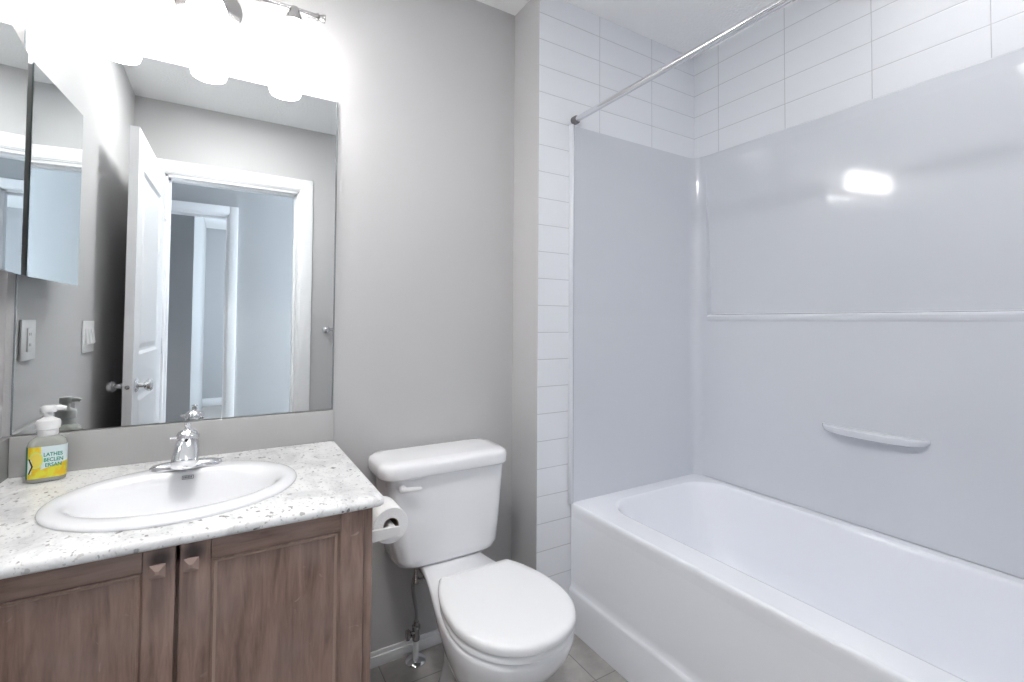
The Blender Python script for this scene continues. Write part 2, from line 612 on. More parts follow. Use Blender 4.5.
# ------------------------------------------------------------------ the open bathroom door
def door_leaf():
    """leaf built along +X from the hinge, 0.745 wide, thickness in Y, then turned onto its place"""
    L, T, Hd = .80, .034, DH - .008
    px0, px1 = .13, L - .13
    bm = bmesh.new()
    zs = (.012, .26, .87, 1.04, Hd - .16, Hd)
    box(bm, 0, px0, -T / 2, T / 2, zs[0], zs[5])
    box(bm, px1, L, -T / 2, T / 2, zs[0], zs[5])
    for a, b in ((0, 1), (2, 3), (4, 5)):
        box(bm, px0, px1, -T / 2, T / 2, zs[a], zs[b])
    for a, b in ((1, 2), (3, 4)):
        za, zb = zs[a], zs[b]
        for s in (-1, 1):
            def q(ins, d):
                return [bm.verts.new((px0 + ins, s * (T / 2 - d), za + ins)), bm.verts.new((px1 - ins, s * (T / 2 - d), za + ins)),
                        bm.verts.new((px1 - ins, s * (T / 2 - d), zb - ins)), bm.verts.new((px0 + ins, s * (T / 2 - d), zb - ins))]
            rs = [q(0, 0), q(.014, .009), q(.026, .009), q(.05, .002)]
            for r0, r1 in zip(rs, rs[1:]):
                for i in range(4):
                    bm.faces.new((r0[i], r0[(i + 1) % 4], r1[(i + 1) % 4], r1[i]))
            bm.faces.new(rs[-1])
    return bm


d = struct('door_1', door_leaf(), M_DOOR, smooth=False)
DANG = math.radians(91.6)
DM = Matrix.Translation((DX0 - .016, YD + .012, 0)) @ Matrix.Rotation(DANG, 4, 'Z') @ Matrix.Translation((0, .0, 0))
d.matrix_world = DM
tag(d, 'white panelled door standing open against the left wall, seen in the mirror', 'door')


def door_part(name, bm, mat, label=None):
    o = obj(name, bm, mat)
    o.parent = d
    if label:
        o['label'] = label
    return o


for s in (-1, 1):
    bm = bmesh.new()
    lathe(bm, [(.030, .0), (.031, .004), (.026, .010), (.012, .014), (.011, .030), (.020, .036), (.027, .046), (.027, .056), (.020, .063), (.0, .065)], (.735, 0, 0), 'Y', 28)
    for v in bm.verts:
        v.co.y = s * (v.co.y + .0175)
        v.co.z += .905
    door_part('door_knob', bm, M_CHROME, 'round chrome door knob')
door_part('latch_plate', bx(.7998, .8012, -.011, .011, .880, .930), M_TRIM)
bm = bmesh.new()
lathe(bm, [(.0, .0), (.009, .0), (.009, .003), (.0, .006)], (.801, 0, .905), 'X', 18)
door_part('latch_bolt', bm, M_STEEL, 'round steel latch bolt')
for z in (.22, 1.05, 1.84):
    bm = bmesh.new()
    lathe(bm, [(.007, -.045), (.007, .045)], (-.004, -.0245, z), 'Z', 12)
    door_part('hinge', bm, M_DOOR)

# ------------------------------------------------------------------ vanity cabinet
CF = 1.118    # face frame
van = thing('vanity_cabinet', 'worn dark brown vanity cabinet with two doors under the white counter', 'cabinet', (-.08, 1.4, 0))
bm = bmesh.new()
cx0, cx1 = XL, .299
T = .016
box(bm, cx0, cx0 + T, CF + .02, W - .002, 0, .781)
box(bm, cx1 - T, cx1, CF + .02, W - .002, 0, .781)
box(bm, cx0 + T, cx1 - T, CF + .03, W - .002, .10, .116)
box(bm, cx0 + T, cx1 - T, W - .012, W - .002, .116, .781)
box(bm, cx0 + T, cx1 - T, CF + .06, CF + .075, 0, .10)
obj('carcass', bm, M_WOOD, van, smooth=False)
bm = bmesh.new()
box(bm, cx0, cx0 + .03, CF, CF + .02, .10, .781, bev=.0015)
box(bm, cx1 - .022, cx1, CF - .006, CF + .02, 0, .781, bev=.002)
box(bm, -.085, -.052, CF + .001, CF + .02, .10, .781, bev=.0015)
box(bm, cx0 + .03, cx1 - .022, CF + .001, CF + .02, .74, .781)
box(bm, cx0 + .03, cx1 - .022, CF + .001, CF + .02, .10, .14)
obj('face_frame', bm, M_WOOD, van)


def cab_door(x0, x1, knob_x, lab):
    z0, z1 = .125, .779
    y0, y1 = CF - .021, CF - .001
    st = .05
    tr = .040
    bm = bmesh.new()
    box(bm, x0, x0 + st, y0, y1, z0, z1, bev=.003, mi=0)
    box(bm, x1 - st, x1, y0, y1, z0, z1, bev=.003, mi=0)
    box(bm, x0 + st, x1 - st, y0 + .0006, y1, z1 - tr, z1 - .0006, bev=.0025, mi=1)
    box(bm, x0 + st, x1 - st, y0 + .0006, y1, z0 + .0006, z0 + st, bev=.0025, mi=1)
    o = obj('door', bm, [M_WOOD, M_WOODH], van)
    a0, a1, b0, b1 = x0 + st, x1 - st, z0 + st, z1 - tr
    bm = bmesh.new()
    def q(ins, d):
        return [bm.verts.new(p) for p in ((a0 + ins, y0 + d, b0 + ins), (a1 - ins, y0 + d, b0 + ins), (a1 - ins, y0 + d, b1 - ins), (a0 + ins, y0 + d, b1 - ins))]
    rs = [q(0, .0015), q(.003, .0045), q(.006, .0035), q(.011, .0075), q(.013, .0075)]
    for k, (r0, r1) in enumerate(zip(rs, rs[1:])):
        for i in range(4):
            f = bm.faces.new((r0[i], r0[(i + 1) % 4], r1[(i + 1) % 4], r1[i]))
            f.material_index = 1 if k == 2 else 0
    bm.faces.new(rs[-1])
    box(bm, a0, a1, y0 + .009, y1 - .002, b0, b1)
    obj('panel', bm, [M_WOOD, M_GROOVE], o, smooth=False)
    bm = bmesh.new()
    kz = .743
    ky = y0
    def sq(h, y):
        return [(knob_x - h, y, kz - h), (knob_x + h, y, kz - h), (knob_x + h, y, kz + h), (knob_x - h, y, kz + h)]
    loft(bm, [sq(.007, ky), sq(.006, ky - .009), sq(.0115, ky - .013), sq(.0122, ky - .017), sq(.003, ky - .0235)])
    obj('knob', bm, M_KNOB, o, smooth=False)['label'] = 'square pyramid door knob'
    return o


cab_door(XL + .012, -.0715, -.0975, 'left')
cab_door(-.0655, .2755, -.0465, 'right')

# ------------------------------------------------------------------ countertop with splashes (sink cut-out is the sink's rim covering an opening)
CT = .8012
SX, SY, SRX, SRY = -.080, 1.357, .244, .213
top = thing('countertop', 'white grey-speckled laminate countertop with grey backsplash on the brown vanity', 'countertop', (-.07, 1.39, CT))
bm = bmesh.new()
# top slab = outer rounded rectangle lofted to an oval hole
n_out = rr(XL + .001, .321, 1.083, W - .002, .018, CT)
def match_oval(ring, rx, ry, z):
    out = []
    for p in ring:
        a = math.atan2((p[1] - SY) / .25, (p[0] - SX) / .3)
        out.append((SX + rx * math.cos(a), SY + ry * math.sin(a), z))
    return out
def off(ring, d, z):
    cx, cy = (XL + .318) / 2, (1.083 + W) / 2
    out = []
    for p in ring:
        x = p[0] + (d if p[0] < cx else -d) if abs(p[0] - cx) > .3 else p[0]
        y = p[1] + d if p[1] < 1.2 else p[1]
        out.append((x, y, z))
    return out
R0 = rr(XL + .001, .321, 1.083, W - .002, .018, CT - .009)
R1 = rr(XL + .001, .3185, 1.0855, W - .002, .018, CT - .0028)
R2 = rr(XL + .001, .312, 1.092, W - .002, .018, CT)
Rb = rr(XL + .001, .3185, 1.0855, W - .002, .018, CT - .0195)
Ra = rr(XL + .001, .321, 1.083, W - .002, .018, CT - .0165)
Rin_t = match_oval(R2, SRX - .02, SRY - .02, CT)
Rin_b = match_oval(R2, SRX - .02, SRY - .02, CT - .0195)
loft(bm, [Rin_b, Rb, Ra, R0, R1, R2, Rin_t, Rin_b], cap0=False, cap1=False)
bmesh.ops.remove_doubles(bm, verts=bm.verts, dist=1e-5)
obj('worktop', bm, M_COUNTER, top, angle=.9)
o = obj('backsplash', bx(XL + .019, .317, W - .020, W - .001, CT, .9035, bev=.0025), M_SPLASH, top)
o['label'] = 'grey backsplash under the mirror'
o = obj('side_splash', bx(XL + .001, XL + .019, 1.095, W - .001, CT, .9035, bev=.0025), M_SPLASH, top)
o['label'] = 'grey side splash on the left wall'

# ------------------------------------------------------------------ sink
sink = thing('sink', 'oval white drop-in sink set in the speckled countertop', 'sink', (SX, SY, CT))
bm = bmesh.new()
rings = []
for rx, ry, dy, z in ((SRX - .012, SRY - .012, 0, .0005), (SRX, SRY, 0, .0008), (SRX + .001, SRY + .001, 0, .004), (SRX - .001, SRY - .001, 0, .0075), (SRX - .005, SRY - .005, 0, .0100), (SRX - .012, SRY - .014, 0, .0118), (SRX - .020, SRY - .030, -.001, .0125), (SRX - .028, SRY - .050, -.007, .0118),
                      (SRX - .036, SRY - .060, -.008, .0090), (SRX - .046, SRY - .067, -.009, .002), (SRX - .060, SRY - .075, -.010, -.015), (SRX - .088, SRY - .092, -.010, -.06), (SRX - .120, SRY - .115, -.008, -.10),
                      (SRX - .15, SRY - .145, -.004, -.125), (.045, .042, 0, -.135), (.023, .023, 0, -.137)):
    rings.append(oval(SX, SY + dy, rx, ry, CT + z, 88))
# thickness below
for rx, ry, z in ((.023, .023, -.147), (.06, .055, -.146), (SRX - .12, SRY - .12, -.125), (SRX - .055, SRY - .07, -.06), (SRX - .026, SRY - .03, -.005)):
    rings.append(oval(SX, SY - .006, rx, ry, CT + z, 88))
rings.append(rings[0])
loft(bm, rings, cap0=False, cap1=False)
bmesh.ops.remove_doubles(bm, verts=bm.verts, dist=1e-5)
obj('basin', bm, M_PORC, sink, angle=1.0)
bm = bmesh.new()
lathe(bm, [(.0, .0), (.018, .0), (.0225, -.002), (.0225, -.006)], (SX, SY, CT - .132), 'Z', 32)
obj('drain', bm, M_CHROME, sink)
# the maker's grey stamp just under the back edge
bm = bmesh.new()
lx, lz, ly = SX + .004, CT - .0055, SY + .1315
stamp = Matrix.Translation((lx, ly, lz)) @ Matrix.Rotation(math.radians(62), 4, 'X')
def frame(bm, w, h, t):
    for a in ((-w, w, -h, -h + t), (-w, w, h - t, h), (-w, -w + t, -h + t, h - t), (w - t, w, -h + t, h - t)):
        box(bm, a[0], a[1], a[2], a[3], 0, .0006)
frame(bm, .0125, .0048, .0012)
for k in range(6):
    box(bm, -.0095 + k * .0032, -.0095 + k * .0032 + .0021, -.0022, .0022, 0, .0006)
bmesh.ops.transform(bm, matrix=stamp, verts=bm.verts)
obj('maker_stamp', bm, M_INKGREY, sink, smooth=False)['label'] = 'small grey printed maker stamp'

# ------------------------------------------------------------------ faucet
FX, FY, FZ = -.081, SY + .171, CT + .0122
fau = thing('faucet', 'chrome single-handle faucet on the back of the oval sink', 'faucet', (FX, FY, FZ))
bm = bmesh.new()
rs = []
for k, z in ((1, 0), (1, .006), (.94, .0105), (.8, .0135), (.5, .016)):
    rs.append(oval(FX, FY, .080 * k, .027 * k, FZ + z, 48, 2.3))
loft(bm, rs)
obj('base_plate', bm, M_CHROME, fau)
# body and spout: sections swept from the rear column forward and down to the outlet
bm = bmesh.new()
def sec(y, zc, hw, hh, tilt, p=2.6, n=32):
    out = []
    for i in range(n):
        a = 2 * PI * i / n
        c, s = math.cos(a), math.sin(a)
        u = hw * math.copysign(abs(c) ** (2 / p), c)
        w = hh * math.copysign(abs(s) ** (2 / p), s)
        out.append((FX + u, y - w * math.sin(tilt), zc + w * math.cos(tilt)))
    return out
loft(bm, [sec(FY + .029, FZ + .040, .016, .034, 0), sec(FY + .022, FZ + .041, .025, .041, 0), sec(FY, FZ + .043, .0275, .044, .1), sec(FY - .03, FZ + .046, .0285, .032, .35), sec(FY - .065, FZ + .043, .029, .021, .45), sec(FY - .092, FZ + .037, .0285, .0155, .42), sec(FY - .104, FZ + .0325, .028, .0140, .35), sec(FY - .106, FZ + .032, .024, .011, .35)])
obj('spout', bm, M_CHROME, fau)
bm = bmesh.new()
lathe(bm, [(.0, -.006), (.0095, -.006), (.0105, 0), (.0105, .006)], (FX, FY - .088, FZ + .023), 'Z', 20)
obj('aerator', bm, M_CHROME, fau)
bm = bmesh.new()
lathe(bm, [(.0, .073), (.0255, .073), (.0275, .077), (.0265, .083), (.021, .092), (.013, .097), (.008, .099), (.0072, .108), (.0082, .111), (.0065, .115), (.0, .116)], (FX, FY, FZ), 'Z', 32)
tube(bm, [(FX - .022, FY - .012, FZ + .080), (FX - .037, FY - .016, FZ + .080)], [.004, .003], 10)
obj('handle', bm, M_CHROME, fau)
bm = bmesh.new()
tube(bm, [(FX + .020, FY + .030, FZ + .002), (FX + .020, FY + .030, FZ + .070)], .0028, 10)
lathe(bm, [(0, -.006), (.005, -.004), (.0065, 0), (.005, .005), (0, .007)], (FX + .020, FY + .030, FZ + .074), 'Z', 16)
obj('lift_rod', bm, M_STEEL, fau)
bm = bmesh.new()
lathe(bm, [(0, 0), (.0045, .0005), (.0045, .003), (0, .0035)], (FX, FY - .0405, FZ + .0765), 'Y', 14)
obj('index_dot', bm, M_BLACK, fau)['label'] = 'dark round index dot'

# ------------------------------------------------------------------ soap bottle
BX, BY = -.3735, 1.613
ROT = Matrix.Translation((BX, BY, CT)) @ Matrix.Rotation(math.radians(9), 4, 'Z')
sb = thing('soap_bottle', 'clear pump soap bottle with yellow and green lemon label on the counter', 'soap bottle', (BX, BY, CT))
M_CLEAR = simple('clear_plastic', (.93, .95, .88), .12, trans=.65, ior=1.2)
M_LIQ = simple('pale_yellow_soap', (.80, .78, .55), .2, trans=.3, ior=1.33)


def bput(name, bm, mat, label=None, **k):
    bmesh.ops.transform(bm, matrix=ROT, verts=bm.verts)
    o = obj(name, bm, mat, sb, **k)
    if label:
        o['label'] = label
    return o


def brr(hx, hy, r, z):
    return rr(-hx, hx, -hy, hy, r, z, 8, 6)


bm = bmesh.new()
loft(bm, [brr(.028, .016, .012, 0), brr(.035, .021, .016, .003), brr(.0365, .0225, .017, .010), brr(.0365, .0225, .017, .088), brr(.034, .021, .0165, .098), brr(.026, .019, .0165, .107), brr(.017, .0165, .0160, .113), brr(.0145, .0145, .0143, .116), brr(.0145, .0145, .0143, .121)])
bput('bottle', bm, M_CLEAR)


def mat_label():
    m, nt, b = new_mat('lemon_label')
    tc = N(nt, 'ShaderNodeTexCoord')
    sp = N(nt, 'ShaderNodeSeparateXYZ')
    nt.links.new(tc.outputs['Generated'], sp.inputs[0])
    def mth(op, a, bb):
        n = N(nt, 'ShaderNodeMath', operation=op)
        for i, v in enumerate((a, bb)):
            if hasattr(v, 'is_linked'):
                nt.links.new(v, n.inputs[i])
            elif v is not None:
                n.inputs[i].default_value = v
        return n.outputs[0]
    x, z = sp.outputs[0], sp.outputs[2]
    def mixc(fac, A, Bc):
        n = N(nt, 'ShaderNodeMix', data_type='RGBA')
        nt.links.new(fac, n.inputs['Factor'])
        if hasattr(A, 'is_linked'):
            nt.links.new(A, n.inputs['A'])
        else:
            n.inputs['A'].default_value = (*A, 1)
        n.inputs['B'].default_value = (*Bc, 1)
        return n.outputs['Result']
    no = N(nt, 'ShaderNodeTexNoise'); no.inputs['Scale'].default_value = 5
    nt.links.new(tc.outputs['Generated'], no.inputs['Vector'])
    ramp = N(nt, 'ShaderNodeValToRGB')
    ramp.color_ramp.elements[0].position = .35; ramp.color_ramp.elements[0].color = (.80, .50, .015, 1)
    ramp.color_ramp.elements[1].position = .6; ramp.color_ramp.elements[1].color = (.76, .72, .05, 1)
    nt.links.new(no.outputs['Fac'], ramp.inputs[0])
    c = ramp.outputs[0]
    # pale text field, slanting off at its lower edge
    field = mth('MULTIPLY', mth('GREATER_THAN', x, .42), mth('GREATER_THAN', z, mth('ADD', mth('MULTIPLY', x, .35), .12)))
    c = mixc(field, c, (.72, .82, .84))
    # lemon slice with a pale rind ring
    dx, dz = mth('DIVIDE', mth('SUBTRACT', x, .30), .17), mth('DIVIDE', mth('SUBTRACT', z, .58), .26)
    r2 = mth('ADD', mth('MULTIPLY', dx, dx), mth('MULTIPLY', dz, dz))
    c = mixc(mth('LESS_THAN', r2, 1.0), c, (.62, .74, .22))
    c = mixc(mth('LESS_THAN', r2, .72), c, (.82, .66, .10))
    # black and white figure-free wedge at the left and the green edge
    wed = mth('MULTIPLY', mth('LESS_THAN', x, .20), mth('LESS_THAN', mth('ABSOLUTE', mth('SUBTRACT', z, .38), None), .22))
    c = mixc(wed, c, (.80, .84, .82))
    blk = mth('LESS_THAN', mth('ABSOLUTE', mth('SUBTRACT', mth('ADD', x, mth('MULTIPLY', mth('ABSOLUTE', mth('SUBTRACT', z, .40), None), .35)), .22), None), .022)
    blk = mth('MULTIPLY', blk, mth('LESS_THAN', mth('ABSOLUTE', mth('SUBTRACT', z, .40), None), .24))
    c = mixc(blk, c, (.02, .03, .02))
    c = mixc(mth('LESS_THAN', x, .10), c, (.01, .24, .14))
    nt.links.new(c, b.inputs['Base Color'])
    b.inputs['Roughness'].default_value = .35
    return m


bm = bmesh.new()
lz0, lz1 = .012, .088
ra = [p for p in rr(-.0369, .0369, -.0229, .0229, .0172, lz0, 8, 6)]
# keep the front half and the sides of the ring as an open, thin shell
front = sorted([p for p in ra if p[1] < .004], key=lambda p: math.atan2(p[0], -p[1]))
def shrink(p, z, k):
    return (p[0] * k, p[1] * k, z)
loft(bm, [[shrink(p, lz0, 1.0) for p in front], [shrink(p, lz1, 1.0) for p in front], [shrink(p, lz1, .992) for p in front], [shrink(p, lz0, .992) for p in front], [shrink(p, lz0, 1.0) for p in front]], close=False, cap0=False, cap1=False)
bmesh.ops.remove_doubles(bm, verts=bm.verts, dist=1e-6)
lab = bput('front_label', bm, mat_label(), 'yellow, white and green lemon label')
TR = ROT @ Matrix.Translation((.012, -.0231, .0)) @ Matrix.Rotation(PI / 2, 4, 'X')
for body, z, sx in (('LATHES', .0675, 0), ('BECLEN', .0545, .001), ('ERSAN', .042, .001)):
    text_mesh('label_text', body, .0125, M_GREENTXT, lab, ROT @ Matrix.Translation((.012 + sx, -.0231, z)) @ Matrix.Rotation(PI / 2, 4, 'X') @ Matrix.Diagonal((.80, 1, 1, 1)), .0002, .0003)
bm = bmesh.new()
lathe(bm, [(.0, .112), (.0185, .112), (.0195, .114), (.0195, .126), (.0225, .128), (.0235, .142), (.0215, .149), (.012, .154), (.0085, .157), (.0085, .170), (.0, .170)], (0, 0, 0), 'Z', 36)
bput('collar', bm, M_PLAST, 'white foaming pump collar')
bm = bmesh.new()
loft(bm, [rr(-.0145, .0145, -.0125, .0125, .012, .168, 8, 3), rr(-.0155, .0155, -.0135, .0135, .013, .171, 8, 3), rr(-.0155, .0155, -.0135, .0135, .013, .180, 8, 3), rr(-.012, .012, -.011, .011, .010, .1845, 8, 3)])
tube(bm, [(0, 0, .1765), (.014, 0, .1775), (.026, 0, .1768), (.032, 0, .174)], [.0078, .007, .0058, .005], 12)
bput('pump_head', bm, M_PLAST, 'white pump head with spout')

# ------------------------------------------------------------------ wall mirror
mir = thing('wall_mirror', 'large frameless wall mirror above the sink, reflecting the open doorway', 'mirror', (-.07, W - .004, .906))
bm = bmesh.new()
mx0, mx1, mz0, mz1 = -.4605, .3135, .9062, 1.951
box(bm, mx0, mx1, W - .006, W - .0005, mz0, mz1)
for f in bm.faces:
    f.material_index = 0 if f.calc_center_median().y < W - .0055 else 1
obj('glass', bm, [M_MIRROR, M_MEDGE], mir, smooth=False)
bm = bmesh.new()
box(bm, mx1 - .0035, mx1 + .0015, W - .0075, W - .0062, mz0, mz1)
M_PEDGE = simple('bevelled_edge', (.36, .39, .40), .2, .6)
obj('polished_edge', bx(mx0 - .0012, mx0 + .0018, W - .0075, W - .0062, mz0, mz1), M_PEDGE, mir, smooth=False)
obj('polished_edge', bm, M_PEDGE, mir, smooth=False)

# ------------------------------------------------------------------ medicine cabinet on the left wall
mc = thing('medicine_cabinet', 'mirrored medicine cabinet hung on the left wall beside the big mirror', 'cabinet', (XL, 1.42, 1.31))
mz_0, mz_1 = 1.312, 1.878
my_1, mlen = 1.666, .365
obj('cabinet_box', bx(XL, XL + .009, my_1 - mlen + .02, my_1 - .004, mz_0 + .042, mz_1 - .02, bev=.002), M_TRIM, mc)
MDM = Matrix.Translation((XL + .028, my_1, 0)) @ Matrix.Rotation(math.radians(4.2), 4, 'Z')
tray = bx(-.016, -.0002, -mlen + .003, -.002, mz_0 + .004, mz_1 - .004, bev=.001)
bmesh.ops.transform(tray, matrix=MDM, verts=tray.verts)
tray_o = obj('door_tray', tray, M_TRIM, mc)
mdo = bmesh.new()
box(mdo, 0, .0035, -mlen, 0, mz_0, mz_1)
for f in mdo.faces:
    f.material_index = 0 if f.calc_center_median().x > .0034 else 1
bmesh.ops.transform(mdo, matrix=Matrix.Translation((XL + .028, my_1, 0)) @ Matrix.Rotation(math.radians(4.2), 4, 'Z'), verts=mdo.verts)
obj('mirror_door', mdo, [M_MIRROR, M_MEDGE], mc, smooth=False)['label'] = 'frameless mirror door, slightly ajar'

# ------------------------------------------------------------------ vanity light
LX, LZ, LY = -.0635, 2.156, W - .12
vl = thing('vanity_light', 'three-lamp chrome vanity light bar with glowing white shades above the mirror', 'light', (LX, W, LZ))
bm = bmesh.new()
lathe(bm, [(.0, .0), (.088, .0), (.088, -.006), (.080, -.012), (.058, -.020), (.040, -.034), (.032, -.048), (.0, -.050)], (LX, W - .0005, LZ), 'Y', 48)
for v in bm.verts:
    v.co.z = LZ + (v.co.z - LZ) * .82
obj('canopy', bm, M_STEEL, vl)
bm = bmesh.new()
tube(bm, [(LX, W - .045, LZ), (LX, LY, LZ)], .011, 18)
obj('stem', bm, M_STEEL, vl)
bm = bmesh.new()
tube(bm, [(LX - .305, LY, LZ), (LX + .305, LY, LZ)], .0085, 18)
obj('bar', bm, M_STEEL, vl)
for s in (-1, 1):
    bm = bmesh.new()
    lathe(bm, [(.0, 0), (.0085, 0), (.0115, .003), (.0115, .007), (.008, .010), (.010, .018), (.0125, .022), (.0125, .028), (.0, .030)], (0, LY, LZ), 'X', 24)
    for v in bm.verts:
        v.co.x = LX + s * (.285 + v.co.x)
    obj('finial', bm, M_STEEL, vl)
for k in (-1, 0, 1):
    sx = LX + .2235 * k
    bm = bmesh.new()
    lathe(bm, [(.0, .008), (.012, .006), (.014, -.004), (.017, -.012), (.0225, -.024), (.024, -.042), (.0, -.042)], (sx, LY, LZ), 'Z', 28)
    obj('socket', bm, M_STEEL, vl)
    bm = bmesh.new()
    zt = LZ - .036
    KS = .93
    lathe(bm, [(.021, 0), (.030, -.006), (.040, -.018), (.0475, -.036), (.0525, -.060), (.0545, -.085), (.054, -.110), (.051, -.130), (.0475, -.144), (.0445, -.144), (.048, -.128), (.051, -.108), (.0515, -.085), (.0495, -.060), (.0445, -.037), (.037, -.021), (.028, -.009), (.019, -.003)], (sx, LY, zt), 'Z', 40, cap=False)
    for v in bm.verts:
        v.co.z = zt + (v.co.z - zt) * KS
    obj('shade', bm, M_SHADE, vl)['label'] = 'glowing white glass shade'

# ------------------------------------------------------------------ unseen ceiling discs, added as fill light
def fill_disc(label, x, y, r, strength):
    cl = thing('fill_light', label, 'ceiling light', (x, y, H))
    bm = bmesh.new()
    lathe(bm, [(r - .012, 0), (r + .008, 0), (r + .010, -.003), (r + .008, -.009), (r - .006, -.012), (r - .012, -.011), (r - .012, 0)], (x, y, H), 'Z', 48, cap=False)
    obj('rim', bm, M_PLAST, cl)
    bm = bmesh.new()
    lathe(bm, [(.0, -.001), (r - .0125, -.001), (r - .0125, -.008), (r * .5, -.0092), (.0, -.0095)], (x, y, H), 'Z', 48)
    obj('diffuser', bm, emis('lit_fill_diffuser', (1, .99, .975), strength), cl)


fill_disc('added fill light disc on the ceiling in front of the vanity, out of view', .03, .625, .145, CEIL_FILL_STRENGTH)  # added out of view to lift the overall room brightness
fill_disc('added fill light disc on the ceiling over the bathtub, out of view', 1.56, .40, .10, TUB_FILL_STRENGTH)  # added out of view to brighten the tub alcove

# ------------------------------------------------------------------ toilet
TX = .677
toi = thing('toilet', 'white two-piece toilet with closed lid between the vanity and the tub', 'toilet', (TX, 1.3, 0))


def egg(z, a, yf, yw, yb, wb, n=40, sq=2.1, cx=TX, r=.03, cv=False):
    """half-width a at yw, nose at yf, back half-width wb at yb with rounded corners"""
    L = []
    for i in range(n + 1):
        t = i / n * PI / 2
        L.append((a * math.sin(t) ** (2 / sq), yw - (yw - yf) * math.cos(t) ** (2 / sq)))
    m = 16
    for i in range(1, m + 1):
        s = i / m
        y = yw + (yb - r - yw) * s
        if cv:
            B = 1 / math.sqrt(max(1e-6, 1 - (wb / a) ** 2))
            L.append((a * math.sqrt(1 - (s / B) ** 2), y))
        else:
            L.append((wb + (a - wb) * (1 + math.cos(PI * s)) / 2, y))
    for i in range(1, 7):
        t = i / 6 * PI / 2
        L.append((wb - r * (1 - math.cos(t)), yb - r + r * math.sin(t)))
    right = [(cx + w, y, z) for w, y in L]
    left = [(cx - w, y, z) for w, y in reversed(L[1:])]
    return right + left


bm = bmesh.new()
loft(bm, [egg(0, .096, 1.11, 1.25, 1.50, .056), egg(.012, .098, 1.108, 1.25, 1.505, .058), egg(.035, .090, 1.12, 1.25, 1.50, .052), egg(.09, .078, 1.14, 1.25, 1.49, .045),
          egg(.15, .084, 1.125, 1.24, 1.49, .045), egg(.21, .112, 1.085, 1.20, 1.50, .046), egg(.26, .138, 1.033, 1.17, 1.53, .053), egg(.31, .159, .985, 1.145, 1.57, .074),
          egg(.35, .168, .958, 1.135, 1.60, .094), egg(.380, .171, .949, 1.13, 1.61, .104), egg(.390, .169, .951, 1.13, 1.61, .104), egg(.394, .164, .956, 1.13, 1.605, .10)])
obj('bowl', bm, M_PORC, toi, angle=1.2)
bm = bmesh.new()
loft(bm, [egg(.397, .164, .950, 1.13, 1.325, .116, r=.014, cv=True), egg(.399, .168, .945, 1.13, 1.33, .120, r=.014, cv=True), egg(.411, .168, .945, 1.13, 1.33, .120, r=.014, cv=True), egg(.414, .164, .949, 1.13, 1.326, .116, r=.014, cv=True)])
obj('seat_ring', bm, M_SEAT, toi, angle=1.0)
bm = bmesh.new()
loft(bm, [egg(.4175, .163, .949, 1.13, 1.327, .114, r=.008, cv=True), egg(.419, .1695, .941, 1.13, 1.334, .120, r=.008, cv=True), egg(.431, .1715, .939, 1.13, 1.336, .122, r=.008, cv=True), egg(.438, .169, .942, 1.13, 1.335, .120, r=.008, cv=True), egg(.4425, .162, .950, 1.13, 1.330, .113, r=.008, cv=True), egg(.4445, .14, .975, 1.13, 1.31, .095, r=.008, cv=True), egg(.4455, .08, 1.03, 1.13, 1.26, .05, r=.008, cv=True)])
obj('lid', bm, M_SEAT, toi, angle=.9)
for s in (-1, 1):
    bm = bmesh.new()
    loft(bm, [rr(TX + s * .075 - .022, TX + s * .075 + .022, 1.325, 1.362, .012, z, 6, 2) for z in (.396, .418)] + [rr(TX + s * .075 - .018, TX + s * .075 + .018, 1.329, 1.358, .010, .424, 6, 2)])
    obj('hinge_cap', bm, M_SEAT, toi)
# tank
KX = .650
bm = bmesh.new()
def tk(z, l, r_, f, b, rad):
    return rr(l, r_, f, b, rad, z, 12, 8)
loft(bm, [tk(.394, .54, .80, 1.52, 1.63, .04), tk(.397, .512, .830, 1.502, 1.645, .05), tk(.408, .490, .848, 1.492, 1.655, .05), tk(.43, .476, .857, 1.487, 1.66, .05), tk(.50, .464, .862, 1.483, 1.662, .048), tk(.60, .452, .867, 1.478, 1.664, .045), tk(.698, .444, .871, 1.474, 1.665, .042), tk(.704, .444, .871, 1.474, 1.665, .042)])
obj('tank', bm, M_PORC, toi, angle=1.2)
bm = bmesh.new()
loft(bm, [tk(.7035, .440, .872, 1.470, 1.668, .045), tk(.7045, .421, .879, 1.456, 1.672, .055), tk(.711, .417, .881, 1.452, 1.674, .057), tk(.738, .418, .880, 1.453, 1.674, .056), tk(.747, .423, .875, 1.458, 1.670, .054), tk(.7525, .434, .864, 1.470, 1.660, .05), tk(.7545, .46, .838, 1.495, 1.64, .04)])
obj('tank_lid', bm, M_PORC, toi, angle=1.2)
bm = bmesh.new()
hx, hy, hz = .487, 1.4735, .672
lathe(bm, [(.0, 0), (.013, 0), (.013, -.006), (.010, -.012), (.0, -.013)], (hx, hy + .001, hz), 'Y', 20)
pp = [(hx - .006, hy - .014, hz + .0005), (hx + .012, hy - .018, hz + .001), (hx + .035, hy - .020, hz), (hx + .056, hy - .019, hz - .0015)]
tube(bm, pp, [.0085, .0082, .0075, .005], 14)
for s in (-1,):
    pass
obj('flush_lever', bm, M_PLAST, toi)['label'] = 'small white flush lever'
for s in (-1, 1):
    bm = bmesh.new()
    lathe(bm, [(.014, 0), (.014, .006), (.010, .014), (.0, .017)], (TX + s * .077, 1.33, .010), 'Z', 18)
    obj('bolt_cap', bm, M_PLAST, toi)

